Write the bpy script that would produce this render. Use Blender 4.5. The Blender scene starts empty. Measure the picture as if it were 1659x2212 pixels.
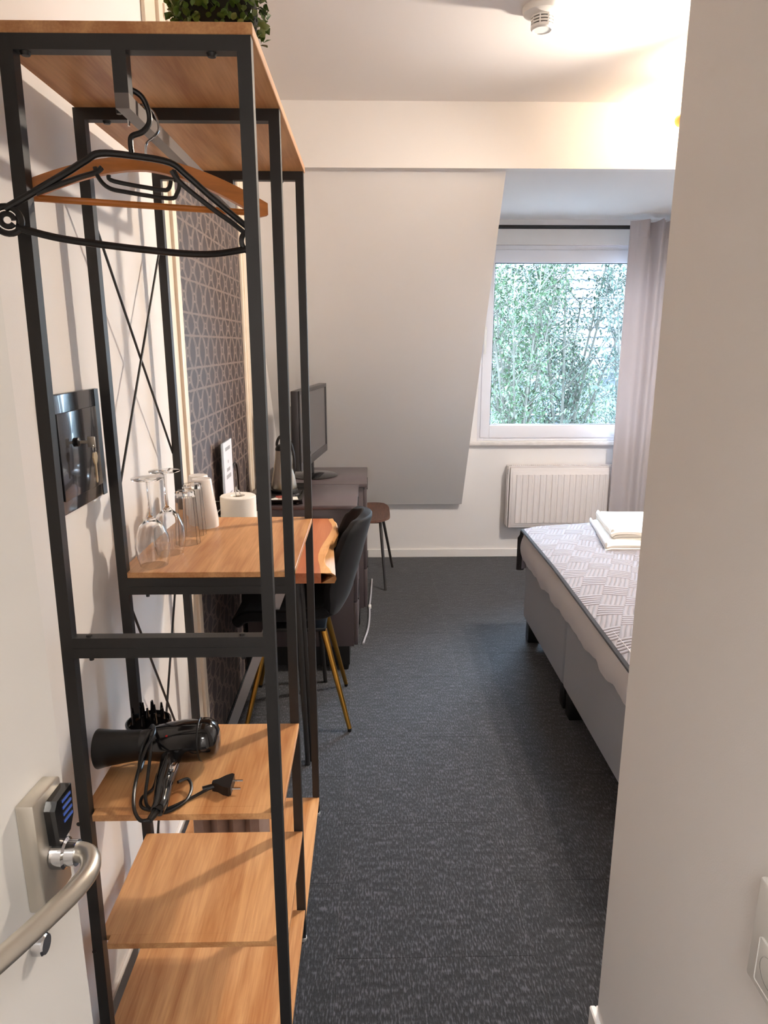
import bpy, bmesh, math, random
from mathutils import Vector, Matrix
random.seed(7)
R = math.radians
SC = bpy.context.scene
COL = SC.collection

# ---------------------------------------------------------------- camera
cam_d = bpy.data.cameras.new('camera'); cam = bpy.data.objects.new('camera', cam_d); COL.objects.link(cam)
cam.location = (0, 0, 1.5); cam.rotation_euler = (R(90-13.7), 0, R(-1.15))
cam_d.sensor_fit = 'VERTICAL'; cam_d.sensor_height = 36.0; cam_d.lens = 36.0*1480/2212
cam_d.clip_start = 0.05
SC.camera = cam
# ---------------------------------------------------------------- world: overcast bluish sky
w = bpy.data.worlds.new('sky'); SC.world = w; w.use_nodes = True
wn = w.node_tree.nodes; wl = w.node_tree.links
bg = wn['Background']
tc = wn.new('ShaderNodeTexCoord'); sx = wn.new('ShaderNodeSeparateXYZ'); cr = wn.new('ShaderNodeValToRGB')
wl.new(tc.outputs['Generated'], sx.inputs[0]); wl.new(sx.outputs['Z'], cr.inputs[0]); wl.new(cr.outputs[0], bg.inputs[0])
cr.color_ramp.elements[0].position = 0.0; cr.color_ramp.elements[0].color = (.34, .42, .48, 1)
cr.color_ramp.elements[1].position = 0.8; cr.color_ramp.elements[1].color = (.95, 1.2, 1.5, 1)
bg.inputs[1].default_value = 20.0
# ---------------------------------------------------------------- exposure
SC.view_settings.view_transform = 'Standard'; SC.view_settings.look = 'None'
SC.view_settings.gamma = 1.0; SC.view_settings.use_curve_mapping = False
SC.view_settings.exposure = 1.22
LAMP_W = 1.0

# unseen fill light added behind the camera to brighten door and passage wall
_cd = bpy.data.lights.new('unseen_fill_light', 'AREA'); _cd.energy = 20; _cd.size = .6; _cd.color = (1, .99, .98)
_co = bpy.data.objects.new('unseen_fill_light', _cd); COL.objects.link(_co); _co.location = (.1, -1.1, 2.5)

# ================================================================ helpers
def lin(c):
    return tuple((x/255/12.92 if x/255 <= .04045 else ((x/255+.055)/1.055)**2.4) for x in c)
def mat(name, rgb, rough=.5, metal=0, var=0, vscale=20, bump=0, bscale=200, stretch=(1,1,1), spec=.5, sheen=0, coat=0):
    m = bpy.data.materials.new(name); m.use_nodes = True
    n = m.node_tree.nodes; l = m.node_tree.links; p = n['Principled BSDF']
    c = lin(rgb)
    p.inputs['Base Color'].default_value = (*c, 1); p.inputs['Roughness'].default_value = rough
    p.inputs['Metallic'].default_value = metal; p.inputs['Specular IOR Level'].default_value = spec
    p.inputs['Sheen Weight'].default_value = sheen; p.inputs['Coat Weight'].default_value = coat
    if var or bump:
        t = n.new('ShaderNodeTexCoord'); mp = n.new('ShaderNodeMapping'); mp.inputs['Scale'].default_value = stretch
        l.new(t.outputs['Object'], mp.inputs[0])
    if var:
        nz = n.new('ShaderNodeTexNoise'); nz.inputs['Scale'].default_value = vscale; nz.inputs['Detail'].default_value = 5
        l.new(mp.outputs[0], nz.inputs[0])
        r = n.new('ShaderNodeValToRGB'); r.color_ramp.elements[0].position = .3; r.color_ramp.elements[1].position = .7
        r.color_ramp.elements[0].color = (*[x*(1-var) for x in c], 1); r.color_ramp.elements[1].color = (*[min(1, x*(1+var)) for x in c], 1)
        l.new(nz.outputs[0], r.inputs[0]); l.new(r.outputs[0], p.inputs['Base Color'])
    if bump:
        nb = n.new('ShaderNodeTexNoise'); nb.inputs['Scale'].default_value = bscale; nb.inputs['Detail'].default_value = 3
        l.new(mp.outputs[0], nb.inputs[0])
        b = n.new('ShaderNodeBump'); b.inputs['Strength'].default_value = bump; b.inputs['Distance'].default_value = .002
        l.new(nb.outputs[0], b.inputs['Height']); l.new(b.outputs[0], p.inputs['Normal'])
    return m
def nodes(m): return m.node_tree.nodes, m.node_tree.links, m.node_tree.nodes['Principled BSDF']
def math_node(n, l, op, a, b=None):
    k = n.new('ShaderNodeMath'); k.operation = op
    for i, v in enumerate((a, b)):
        if v is None: continue
        if isinstance(v, (int, float)): k.inputs[i].default_value = v
        else: l.new(v, k.inputs[i])
    return k.outputs[0]

class MB:
    def __init__(s): s.bm = bmesh.new()
    def box(s, x0, x1, y0, y1, z0, z1, bev=0, seg=2):
        r = bmesh.ops.create_cube(s.bm, size=1); v = r['verts']
        for q in v:
            q.co = Vector(((x0+x1)/2+q.co.x*(x1-x0), (y0+y1)/2+q.co.y*(y1-y0), (z0+z1)/2+q.co.z*(z1-z0)))
        if bev:
            es = list({e for q in v for e in q.link_edges})
            bmesh.ops.bevel(s.bm, geom=es, offset=bev, segments=seg, affect='EDGES', profile=.5)
        return s
    def tube(s, pts, r, n=10, cap=True, closed=False, flat=None, up=None):
        pts = [Vector(p) for p in pts]; N = len(pts)
        rr = r if isinstance(r, (list, tuple)) else [r]*N
        rings = []; prev = None
        for i, p in enumerate(pts):
            a = pts[(i-1) % N] if (i or closed) else pts[0]; b = pts[(i+1) % N] if (i < N-1 or closed) else pts[-1]
            t = (b-a).normalized()
            if prev is None:
                u = Vector(up) if up else (Vector((0, 0, 1)) if abs(t.z) < .9 else Vector((1, 0, 0)))
            else: u = prev
            u = (u-t*u.dot(t)).normalized(); prev = u; v = t.cross(u)
            fu, fv = flat if flat else (1, 1)
            if n == 4: ring = [s.bm.verts.new(p+u*rr[i]*fu*c+v*rr[i]*fv*d) for c, d in ((1, 1), (1, -1), (-1, -1), (-1, 1))]
            else: ring = [s.bm.verts.new(p+u*rr[i]*fu*math.cos(2*math.pi*k/n)+v*rr[i]*fv*math.sin(2*math.pi*k/n)) for k in range(n)]
            rings.append(ring)
        M = N if closed else N-1
        for i in range(M):
            A, B = rings[i], rings[(i+1) % N]
            for k in range(n): s.bm.faces.new((A[k], A[(k+1) % n], B[(k+1) % n], B[k]))
        if cap and not closed:
            s.bm.faces.new(rings[0][::-1]); s.bm.faces.new(rings[-1])
        return s
    def bar(s, p, q, w, h=None, up=None):
        h = h or w
        return s.tube([p, q], .5, n=4, flat=(h, w), up=up)
    def lathe(s, prof, c=(0, 0, 0), n=32, M=None):
        c = Vector(c); rings = []
        for r, z in prof:
            if r < 1e-6: rings.append([s.bm.verts.new(Vector((0, 0, z)))])
            else: rings.append([s.bm.verts.new(Vector((r*math.cos(2*math.pi*k/n), r*math.sin(2*math.pi*k/n), z))) for k in range(n)])
        vs = [v for rg in rings for v in rg]
        for A, B in zip(rings, rings[1:]):
            if len(A) == 1 and len(B) == 1: continue
            for k in range(n):
                a = [A[k % len(A)], A[(k+1) % len(A)], B[(k+1) % len(B)], B[k % len(B)]]
                f = []
                [f.append(x) for x in a if x not in f]
                if len(f) > 2: s.bm.faces.new(f)
        for v in vs: v.co = c+((M @ v.co) if M else v.co)
        return s
    def prism(s, poly, z0, z1, axis='z'):
        def mk(a, b, h): return {'z': (a, b, h), 'x': (h, a, b), 'y': (a, h, b)}[axis]
        A = [s.bm.verts.new(mk(a, b, z0)) for a, b in poly]; B = [s.bm.verts.new(mk(a, b, z1)) for a, b in poly]
        s.bm.faces.new(A[::-1]); s.bm.faces.new(B); n = len(poly)
        for k in range(n): s.bm.faces.new((A[k], A[(k+1) % n], B[(k+1) % n], B[k]))
        return s
    def grid(s, f, nu, nv, thick=0, wrap=False):
        def sheet(off):
            return [[s.bm.verts.new(Vector(f(i/nu, j/nv))+Vector(off)) for j in range(nv+1)] for i in range(nu+1)]
        V = sheet((0, 0, 0))
        fs = []
        for i in range(nu):
            for j in range(nv): fs.append(s.bm.faces.new((V[i][j], V[i+1][j], V[i+1][j+1], V[i][j+1])))
        if thick:
            bmesh.ops.recalc_face_normals(s.bm, faces=fs)
            bmesh.ops.solidify(s.bm, geom=fs, thickness=thick)
        return s
    def sphere(s, c, r, sc=(1, 1, 1), u=20, v=12):
        g = bmesh.ops.create_uvsphere(s.bm, u_segments=u, v_segments=v, radius=r)
        for q in g['verts']: q.co = Vector(c)+Vector((q.co.x*sc[0], q.co.y*sc[1], q.co.z*sc[2]))
        return s
    def mesh(s, name, m, off=(0, 0, 0), smooth=35):
        bmesh.ops.recalc_face_normals(s.bm, faces=s.bm.faces[:])
        o = Vector(off)
        for v in s.bm.verts: v.co -= o
        for f in s.bm.faces: f.smooth = True
        lim = R(smooth)
        for e in s.bm.edges:
            e.smooth = len(e.link_faces) == 2 and e.calc_face_angle(0) < lim
        me = bpy.data.meshes.new(name); s.bm.to_mesh(me); s.bm.free()
        for mm in (m if isinstance(m, list) else [m]): me.materials.append(mm)
        return me

def tag(o, label=None, cat=None, group=None, kind=None):
    if label: o['label'] = label
    if cat: o['category'] = cat
    if group: o['group'] = group
    if kind: o['kind'] = kind
    return o
def thing(name, label, cat, loc=(0, 0, 0), rotz=0, group=None):
    o = bpy.data.objects.new(name, None); COL.objects.link(o); o.empty_display_size = .05
    o.location = loc; o.rotation_euler = (0, 0, rotz)
    return tag(o, label, cat, group)
def root_loc(o):
    v = Vector((0, 0, 0))
    while o: v += o.location; o = o.parent
    return v
def part(name, mb, m, parent, label=None, local=False, smooth=35):
    """link one mesh; authored in world coordinates unless local"""
    me = mb.mesh(name, m, (0, 0, 0) if local else root_loc(parent), smooth)
    o = bpy.data.objects.new(name, me); COL.objects.link(o); o.parent = parent
    if label: o['label'] = label
    return o
def solo(name, mb, m, label=None, cat=None, group=None, kind=None, loc=(0, 0, 0), local=False, smooth=35):
    me = mb.mesh(name, m, (0, 0, 0) if local else loc, smooth)
    o = bpy.data.objects.new(name, me); COL.objects.link(o); o.location = loc
    return tag(o, label, cat, group, kind)
def struct(name, mb, m, loc=(0, 0, 0)): return solo(name, mb, m, kind='structure', loc=loc)
def copy_tree(o, parent=None):
    c = o.copy(); COL.objects.link(c); c.parent = parent
    for ch in list(o.children): copy_tree(ch, c)
    return c
def bez(pts, n=8):
    """Catmull-Rom through points"""
    P = [Vector(p) for p in pts]; out = []
    for i in range(len(P)-1):
        a, b, c, d = P[max(i-1, 0)], P[i], P[i+1], P[min(i+2, len(P)-1)]
        for k in range(n):
            t = k/n
            out.append(.5*((2*b)+(c-a)*t+(2*a-5*b+4*c-d)*t*t+(3*b-a-3*c+d)*t**3))
    out.append(P[-1]); return out

# ================================================================ materials
M_wall = mat('white_wall_paint', (233, 228, 224), .85, bump=.12, bscale=350)
M_ceil = mat('white_ceiling_paint', (228, 222, 218), .9, bump=.08, bscale=300)
M_trim = mat('white_trim_paint', (236, 231, 226), .5)
M_door = mat('white_door_lacquer', (226, 223, 218), .45, bump=.03, bscale=80)
M_steel = mat('black_powder_coated_steel', (36, 35, 35), .42, bump=.08, bscale=900)
M_steel2 = mat('brushed_stainless', (205, 198, 186), .33, metal=.9, bump=.05, bscale=300, stretch=(1, 1, 12))
M_chrome = mat('chrome', (210, 210, 212), .1, metal=1)
M_blackp = mat('black_plastic', (22, 21, 21), .35)
M_blackg = mat('glossy_black_plastic', (18, 17, 18), .12, coat=.4)
M_hangwood = mat('varnished_hanger_wood', (204, 124, 54), .35, var=.15, vscale=18, stretch=(1, 6, 6))
M_white = mat('white_plastic', (232, 229, 224), .4)
M_ceramic = mat('white_ceramic', (236, 228, 220), .18)
M_paper = mat('white_paper', (238, 232, 222), .9, bump=.15, bscale=250)
M_towel = mat('white_terry', (240, 234, 226), .95, bump=.6, bscale=500, sheen=.3)
M_gold = mat('brushed_gold', (200, 150, 70), .28, metal=1)
M_velvet = mat('black_velvet', (9, 9, 14), .7, sheen=.05, var=.3, vscale=9, spec=.25)
M_chest = mat('dark_grey_brown_lacquer', (86, 76, 78), .28, var=.06, vscale=6)
M_tv = mat('tv_casing', (62, 60, 62), .35)
M_screen = mat('tv_screen', (84, 80, 82), .22)
M_bedbox = mat('grey_upholstery', (156, 158, 165), .9, bump=.4, bscale=700, sheen=.2)
M_sheet = mat('pale_grey_sheet', (228, 223, 224), .85, bump=.25, bscale=60)
M_curt = mat('grey_taupe_curtain', (198, 189, 190), .8, sheen=.2, bump=.15, bscale=500)
def _tl(m, f):
    n = m.node_tree.nodes; l = m.node_tree.links; t = n.new('ShaderNodeBsdfTranslucent'); t.inputs[0].default_value = n['Principled BSDF'].inputs['Base Color'].default_value
    x = n.new('ShaderNodeMixShader'); x.inputs[0].default_value = f
    l.new(n['Principled BSDF'].outputs[0], x.inputs[1]); l.new(t.outputs[0], x.inputs[2]); l.new(x.outputs[0], n['Material Output'].inputs[0])
_tl(M_curt, .2)
M_rad = mat('radiator_enamel', (232, 224, 220), .35)
M_pvc = mat('white_pvc', (236, 234, 238), .3)
M_brown = mat('dark_brown_wood', (96, 66, 54), .4, var=.3, vscale=14, stretch=(8, 1, 1))
M_leg = mat('grey_metal_leg', (96, 92, 90), .35, metal=.8)
M_fab = mat('grey_brown_fabric', (150, 128, 118), .9, var=.1, vscale=30)

def wood(name, c1, c2, scale=1.0, rough=.38):
    m = mat(name, c1, rough); n, l, p = nodes(m)
    t = n.new('ShaderNodeTexCoord'); mp = n.new('ShaderNodeMapping'); mp.inputs['Scale'].default_value = (9*scale, 1.1*scale, 9*scale)
    l.new(t.outputs['Object'], mp.inputs[0])
    nz = n.new('ShaderNodeTexNoise'); nz.inputs['Scale'].default_value = 2.2; nz.inputs['Detail'].default_value = 7; nz.inputs['Distortion'].default_value = .6
    l.new(mp.outputs[0], nz.inputs[0])
    mp2 = n.new('ShaderNodeMapping'); mp2.inputs['Scale'].default_value = (120*scale, 5*scale, 120*scale); l.new(t.outputs['Object'], mp2.inputs[0])
    n2 = n.new('ShaderNodeTexNoise'); n2.inputs['Scale'].default_value = 2; n2.inputs['Detail'].default_value = 4; l.new(mp2.outputs[0], n2.inputs[0])
    mx = math_node(n, l, 'ADD', math_node(n, l, 'MULTIPLY', nz.outputs[0], .75), math_node(n, l, 'MULTIPLY', n2.outputs[0], .25))
    r = n.new('ShaderNodeValToRGB'); r.color_ramp.elements[0].position = .36; r.color_ramp.elements[1].position = .62
    r.color_ramp.elements[0].color = (*lin(c2), 1); r.color_ramp.elements[1].color = (*lin(c1), 1)
    l.new(mx, r.inputs[0]); l.new(r.outputs[0], p.inputs['Base Color'])
    b = n.new('ShaderNodeBump'); b.inputs['Strength'].default_value = .08; b.inputs['Distance'].default_value = .001
    l.new(n2.outputs[0], b.inputs['Height']); l.new(b.outputs[0], p.inputs['Normal'])
    return m
M_oak = wood('oak_laminate', (224, 170, 116), (180, 118, 70))
M_edge = wood('sapwood', (228, 176, 120), (208, 148, 92), .8)
M_acacia = wood('acacia_heartwood', (196, 124, 86), (172, 96, 60), .8)

# clear thin glass for window panes: see-through with a fresnel reflection
def pane_glass(name):
    m = bpy.data.materials.new(name); m.use_nodes = True; n = m.node_tree.nodes; l = m.node_tree.links
    n.remove(n['Principled BSDF']); out = n['Material Output']
    tr = n.new('ShaderNodeBsdfTransparent'); tr.inputs[0].default_value = (.93, .97, 1, 1)
    gl = n.new('ShaderNodeBsdfGlossy'); gl.inputs['Roughness'].default_value = .02
    fr = n.new('ShaderNodeFresnel'); fr.inputs[0].default_value = 1.35
    mx = n.new('ShaderNodeMixShader'); l.new(fr.outputs[0], mx.inputs[0]); l.new(tr.outputs[0], mx.inputs[1]); l.new(gl.outputs[0], mx.inputs[2])
    l.new(mx.outputs[0], out.inputs[0]); return m
M_pane = pane_glass('window_glass')
def clear(name, tint=(1, 1, 1)):
    m = mat(name, (255, 255, 255), .0); p = m.node_tree.nodes['Principled BSDF']
    p.inputs['Base Color'].default_value = (*tint, 1); p.inputs['Transmission Weight'].default_value = 1; p.inputs['IOR'].default_value = 1.45
    return m
M_glass = clear('drinking_glass')
def emit(name, rgb, s):
    m = mat(name, rgb, .5); p = m.node_tree.nodes['Principled BSDF']
    p.inputs['Emission Color'].default_value = (*lin(rgb), 1); p.inputs['Emission Strength'].default_value = s
    return m
M_bulb = emit('warm_bulb', (255, 214, 150), 25)

# carpet tile: dark loop pile, direction and shade vary from tile to tile
def carpet():
    m = mat('charcoal_carpet', (60, 58, 58), .95, sheen=.25); n, l, p = nodes(m)
    t = n.new('ShaderNodeTexCoord'); oi = n.new('ShaderNodeObjectInfo')
    mp = n.new('ShaderNodeMapping'); mp.inputs['Scale'].default_value = (240, 60, 100); l.new(t.outputs['Object'], mp.inputs[0])
    a = n.new('ShaderNodeTexNoise'); a.inputs['Scale'].default_value = 1; a.inputs['Detail'].default_value = 3; l.new(mp.outputs[0], a.inputs[0])
    mp2 = n.new('ShaderNodeMapping'); mp2.inputs['Scale'].default_value = (14, 60, 20); l.new(t.outputs['Object'], mp2.inputs[0])
    vadd = n.new('ShaderNodeVectorMath'); vadd.operation = 'ADD'; l.new(mp2.outputs[0], vadd.inputs[0])
    cmb = n.new('ShaderNodeCombineXYZ'); l.new(math_node(n, l, 'MULTIPLY', oi.outputs['Random'], 90), cmb.inputs[0]); l.new(cmb.outputs[0], vadd.inputs[1])
    b = n.new('ShaderNodeTexNoise'); b.inputs['Scale'].default_value = 1; b.inputs['Detail'].default_value = 4; l.new(vadd.outputs[0], b.inputs[0])
    s = math_node(n, l, 'ADD', math_node(n, l, 'MULTIPLY', a.outputs[0], .72), math_node(n, l, 'MULTIPLY', b.outputs[0], .28))
    s = math_node(n, l, 'ADD', s, math_node(n, l, 'MULTIPLY', oi.outputs['Random'], .03))
    r = n.new('ShaderNodeValToRGB'); e = r.color_ramp.elements
    e[0].position = .36; e[0].color = (*lin((8, 8, 9)), 1); e[1].position = .68; e[1].color = (*lin((82, 80, 86)), 1)
    k = r.color_ramp.elements.new(.52); k.color = (*lin((29, 29, 32)), 1)
    l.new(s, r.inputs[0]); l.new(r.outputs[0], p.inputs['Base Color'])
    bp = n.new('ShaderNodeBump'); bp.inputs['Strength'].default_value = .6; bp.inputs['Distance'].default_value = .004
    l.new(a.outputs[0], bp.inputs['Height']); l.new(bp.outputs[0], p.inputs['Normal'])
    return m
M_carpet = carpet()
M_sub = mat('dark_floor_seam', (18, 17, 17), .9)

# patterned wall covering: rows of pale hourglass outlines printed on dark brown
def pattern():
    m = mat('dark_patterned_wallpaper', (78, 68, 68), .6, bump=.05, bscale=200); n, l, p = nodes(m)
    t = n.new('ShaderNodeTexCoord'); s = n.new('ShaderNodeSeparateXYZ'); l.new(t.outputs['Object'], s.inputs[0])
    u = math_node(n, l, 'MULTIPLY', s.outputs['Y'], 1/.135); v = math_node(n, l, 'MULTIPLY', s.outputs['Z'], 1/.178)
    fu = math_node(n, l, 'ABSOLUTE', math_node(n, l, 'SUBTRACT', math_node(n, l, 'FRACT', u), .5))
    f0 = math_node(n, l, 'FRACT', v); tall = math_node(n, l, 'LESS_THAN', f0, .6)
    va = math_node(n, l, 'DIVIDE', f0, .6); vb = math_node(n, l, 'DIVIDE', math_node(n, l, 'SUBTRACT', f0, .6), .4)
    vp = math_node(n, l, 'ADD', math_node(n, l, 'MULTIPLY', va, tall), math_node(n, l, 'MULTIPLY', vb, math_node(n, l, 'SUBTRACT', 1, tall)))
    q = math_node(n, l, 'ABSOLUTE', math_node(n, l, 'SUBTRACT', vp, .5))
    edge = math_node(n, l, 'ADD', .09, math_node(n, l, 'MULTIPLY', math_node(n, l, 'MULTIPLY', q, q), 1.1))
    wob = n.new('ShaderNodeTexNoise'); wob.inputs['Scale'].default_value = 70; l.new(t.outputs['Object'], wob.inputs[0])
    d1 = math_node(n, l, 'ABSOLUTE', math_node(n, l, 'SUBTRACT', fu, edge))
    d1b = math_node(n, l, 'ABSOLUTE', math_node(n, l, 'SUBTRACT', fu, math_node(n, l, 'ADD', edge, .10)))
    d2 = math_node(n, l, 'MULTIPLY', math_node(n, l, 'SUBTRACT', .5, q), .9)
    d3 = math_node(n, l, 'ADD', math_node(n, l, 'ABSOLUTE', math_node(n, l, 'SUBTRACT', q, .12)), math_node(n, l, 'GREATER_THAN', fu, .14))
    d = math_node(n, l, 'MINIMUM', math_node(n, l, 'MINIMUM', d1, d1b), math_node(n, l, 'MINIMUM', d2, d3))
    line = math_node(n, l, 'LESS_THAN', d, math_node(n, l, 'MULTIPLY', wob.outputs[0], .075))
    mx = n.new('ShaderNodeMix'); mx.data_type = 'RGBA'
    l.new(line, mx.inputs[0]); mx.inputs[6].default_value = (*lin((72, 62, 63)), 1); mx.inputs[7].default_value = (*lin((122, 108, 100)), 1)
    l.new(mx.outputs[2], p.inputs['Base Color']); return m
M_pattern = pattern()

# quilt: basket-weave of stitched ribs (relief only)
def quilt():
    m = mat('grey_quilted_cotton', (138, 131, 136), .8, sheen=.25); n, l, p = nodes(m)
    t = n.new('ShaderNodeTexCoord'); mp = n.new('ShaderNodeMapping'); mp.inputs['Rotation'].default_value = (0, 0, R(24)); l.new(t.outputs['Object'], mp.inputs[0])
    wb = n.new('ShaderNodeTexNoise'); wb.inputs['Scale'].default_value = 9; l.new(mp.outputs[0], wb.inputs[0])
    va = n.new('ShaderNodeVectorMath'); va.operation = 'MULTIPLY_ADD'; l.new(wb.outputs['Color'], va.inputs[0]); va.inputs[1].default_value = (.012, .012, 0); l.new(mp.outputs[0], va.inputs[2])
    s = n.new('ShaderNodeSeparateXYZ'); l.new(va.outputs[0], s.inputs[0])
    B = .085
    X = math_node(n, l, 'DIVIDE', s.outputs['X'], B); Y = math_node(n, l, 'DIVIDE', s.outputs['Y'], B)
    ck = math_node(n, l, 'FLOORED_MODULO', math_node(n, l, 'ADD', math_node(n, l, 'FLOOR', X), math_node(n, l, 'FLOOR', Y)), 2)
    ck = math_node(n, l, 'GREATER_THAN', ck, .5)
    sxn = math_node(n, l, 'ABSOLUTE', math_node(n, l, 'SINE', math_node(n, l, 'MULTIPLY', X, math.pi*5)))
    syn = math_node(n, l, 'ABSOLUTE', math_node(n, l, 'SINE', math_node(n, l, 'MULTIPLY', Y, math.pi*5)))
    h = math_node(n, l, 'ADD', math_node(n, l, 'MULTIPLY', ck, sxn), math_node(n, l, 'MULTIPLY', math_node(n, l, 'SUBTRACT', 1, ck), syn))
    h = math_node(n, l, 'POWER', h, .6)
    b = n.new('ShaderNodeBump'); b.inputs['Strength'].default_value = .8; b.inputs['Distance'].default_value = .008
    l.new(h, b.inputs['Height']); l.new(b.outputs[0], p.inputs['Normal']); return m
M_quilt = quilt()
M_quilt_edge = mat('dark_grey_quilt_binding', (52, 50, 52), .95, bump=.5, bscale=300)

# leaflet: white sheet with printed grey lines
def leaflet():
    m = mat('printed_leaflet', (226, 226, 228), .5); n, l, p = nodes(m)
    t = n.new('ShaderNodeTexCoord'); s = n.new('ShaderNodeSeparateXYZ'); l.new(t.outputs['Object'], s.inputs[0])
    z = s.outputs['Z']; y = s.outputs['Y']
    tot = None
    for zc, hw, yw in ((.345, .007, .045), (.293, .006, .006), (.262, .007, .03), (.235, .008, .042), (.165, .003, .05), (.12, .003, .035), (.10, .003, .03), (.05, .003, .04)):
        a = math_node(n, l, 'LESS_THAN', math_node(n, l, 'ABSOLUTE', math_node(n, l, 'SUBTRACT', z, zc)), hw)
        b = math_node(n, l, 'LESS_THAN', math_node(n, l, 'ABSOLUTE', y), yw)
        k = math_node(n, l, 'MULTIPLY', a, b)
        tot = k if tot is None else math_node(n, l, 'ADD', tot, k)
    mx = n.new('ShaderNodeMix'); mx.data_type = 'RGBA'; l.new(math_node(n, l, 'MULTIPLY', tot, .7), mx.inputs[0])
    mx.inputs[6].default_value = (*lin((226, 226, 230)), 1); mx.inputs[7].default_value = (*lin((110, 108, 110)), 1)
    l.new(mx.outputs[2], p.inputs['Base Color']); return m

# ================================================================ room shell
XL, XR, YN, YB, ZC = -.6, 2.85, -.35, 4.77, 2.573
XW, YW = .5, 1.21            # passage wall on the right and where it ends
XD0, XD1 = .645, 2.35        # dormer opening
# carpet: subfloor plus one carpet tile each 0.5 m
fl = struct('floor', MB().box(XL-.1, XR+.1, -1.9, YB+.2, -.1, -.004), M_sub)
tile_mesh = [MB().box(-.2499, .2499, -.2499, .2499, -.006, 0, .0008, 1).mesh('carpet_tile', M_carpet) for _ in range(1)]
ti = 0
for i in range(-2, 6):
    off = .16 if i % 2 else -.09
    for j in range(-4, 11):
        x0 = -.092+.5*i; y0 = off+.5*j
        cx, cy = x0+.25, y0+.25
        if cx > XW+.4 and cy < YW-.3: continue
        if cx-.25 > XR or cx+.25 < XL or cy-.25 > YB: continue
        lx, hx, ly, hy = max(x0, XL), min(x0+.5, XR), y0, min(y0+.5, YB)
        if hx-lx > .499 and hy-ly > .499:
            me = tile_mesh[0]; o = bpy.data.objects.new('carpet_tile', me); o.location = (cx, cy, 0)
            if (i*7+j*3) % 4 == 0: o.rotation_euler = (0, 0, math.pi)
        else:
            if hx-lx < .03 or hy-ly < .03: continue
            g = .0004; me = MB().box(lx+g, hx-g, ly+g, hy-g, -.006, 0).mesh('carpet_tile', M_carpet, ((lx+hx)/2, (ly+hy)/2, 0))
            o = bpy.data.objects.new('carpet_tile', me); o.location = ((lx+hx)/2, (ly+hy)/2, 0)
        COL.objects.link(o); o.parent = fl
struct('ceiling', MB().box(XL-.1, XR+.1, -1.9, 3.45, ZC, ZC+.1), M_ceil)
struct('wall_left', MB().box(XL-.1, XL, YN, YB+.2, 0, ZC+.1), M_wall)
struct('wall_right', MB().box(XR, XR+.1, YW, YB+.2, 0, ZC+.1), M_wall)
struct('wall_passage', MB().prism([(XW, -.35), (XR+.1, -.35), (XR+.1, YW), (XW, YW)], 0, ZC), M_wall)
fr = struct('wall_front', MB().box(XL-.1, -.44, YN-.12, YN, 0, ZC).box(XW, XR, YN-.12, YN-.001, 0, ZC).box(-.44, XW, YN-.12, YN, 2.06, ZC), M_wall)
# corridor outside the open door
struct('wall_corridor', MB().box(XL-.1, 1.2, -1.9, -1.8, 0, ZC).box(XL-.2, XL-.1, -1.9, YN-.12, 0, ZC).box(1.2, 1.3, -1.9, YN-.12, 0, ZC), M_wall)
# dropped beam where the flat ceiling ends, sloped roof wall and window dormer
struct('wall_beam', MB().box(XL, XR, 3.45, 3.50, 2.295, ZC+.1), M_wall)
def slope(x0, x1): return MB().prism([(3.50, 2.295), (4.72, .405), (4.765, .405), (4.765, .47), (3.62, 2.30)][::1], x0, x1, 'x')
struct('wall_slope', slope(XL, XD0), M_wall)
struct('wall_slope', slope(XD1, XR), M_wall)
struct('wall_dormer', MB().prism([(3.70, 2.295), (4.78, 2.295), (4.78, .45)], XD0-.05, XD0-.012, 'x').prism([(3.70, 2.295), (4.78, 2.295), (4.78, .45)], XD1+.012, XD1+.05, 'x'), M_wall)
struct('ceiling_dormer', MB().box(XL, XR, 3.50, YB+.2, 2.295, 2.40), M_ceil)
WX0, WX1, WZ0, WZ1 = .745, 2.0, .845, 2.14
struct('wall_back', MB().box(XL, WX0, YB, YB+.2, 0, 2.295).box(WX1, XR, YB, YB+.2, 0, 2.295).box(WX0, WX1, YB, YB+.2, 0, WZ0).box(WX0, WX1, YB, YB+.2, WZ1, 2.295), M_wall)
struct('baseboard_back', MB().box(XL, XR, YB-.014, YB, 0, .062, .003, 1), M_trim)
struct('baseboard_left', MB().box(XL, XL+.012, .95, 2.07, 0, .06, .003, 1).box(XL, XL+.012, 3.49, YB-.014, 0, .06, .003, 1), M_trim)
struct('baseboard_right', MB().box(XW-.014, XW, YN, YW+.014, 0, .06, .003, 1).box(XW, XR, YW, YW+.014, 0, .06, .003, 1), M_trim)

# window_1
win = thing('window_1', None, None, (1.37, 4.80, WZ0)); win['kind'] = 'structure'
GX0, GX1, GZ0, GZ1 = .832, 1.915, .957, 2.03
def ring(mb, x0, x1, z0, z1, w0, wt, wb, y0, y1, bev=.004):
    mb.box(x0, x0+w0, y0, y1, z0, z1, bev).box(x1-w0, x1, y0, y1, z0, z1, bev)
    mb.box(x0+w0-.002, x1-w0+.002, y0, y1, z1-wt, z1, bev).box(x0+w0-.002, x1-w0+.002, y0, y1, z0, z0+wb, bev); return mb
part('outer_frame', ring(MB(), WX0, WX1, WZ0, WZ1, .05, .05, .045, 4.785, 4.86), M_pvc, win)
part('sash', ring(MB(), WX0+.022, WX1-.022, WZ0+.022, WZ1-.03, .066, .082, .09, 4.772, 4.845, .006), M_pvc, win)
part('glazing_gasket', ring(MB(), GX0-.004, GX1+.004, GZ0-.004, GZ1+.004, .010, .010, .008, 4.785, 4.80, 0), M_blackp, win)
part('pane', MB().box(GX0-.004, GX1+.004, 4.80, 4.806, GZ0-.004, GZ1+.004), M_pane, win)
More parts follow.
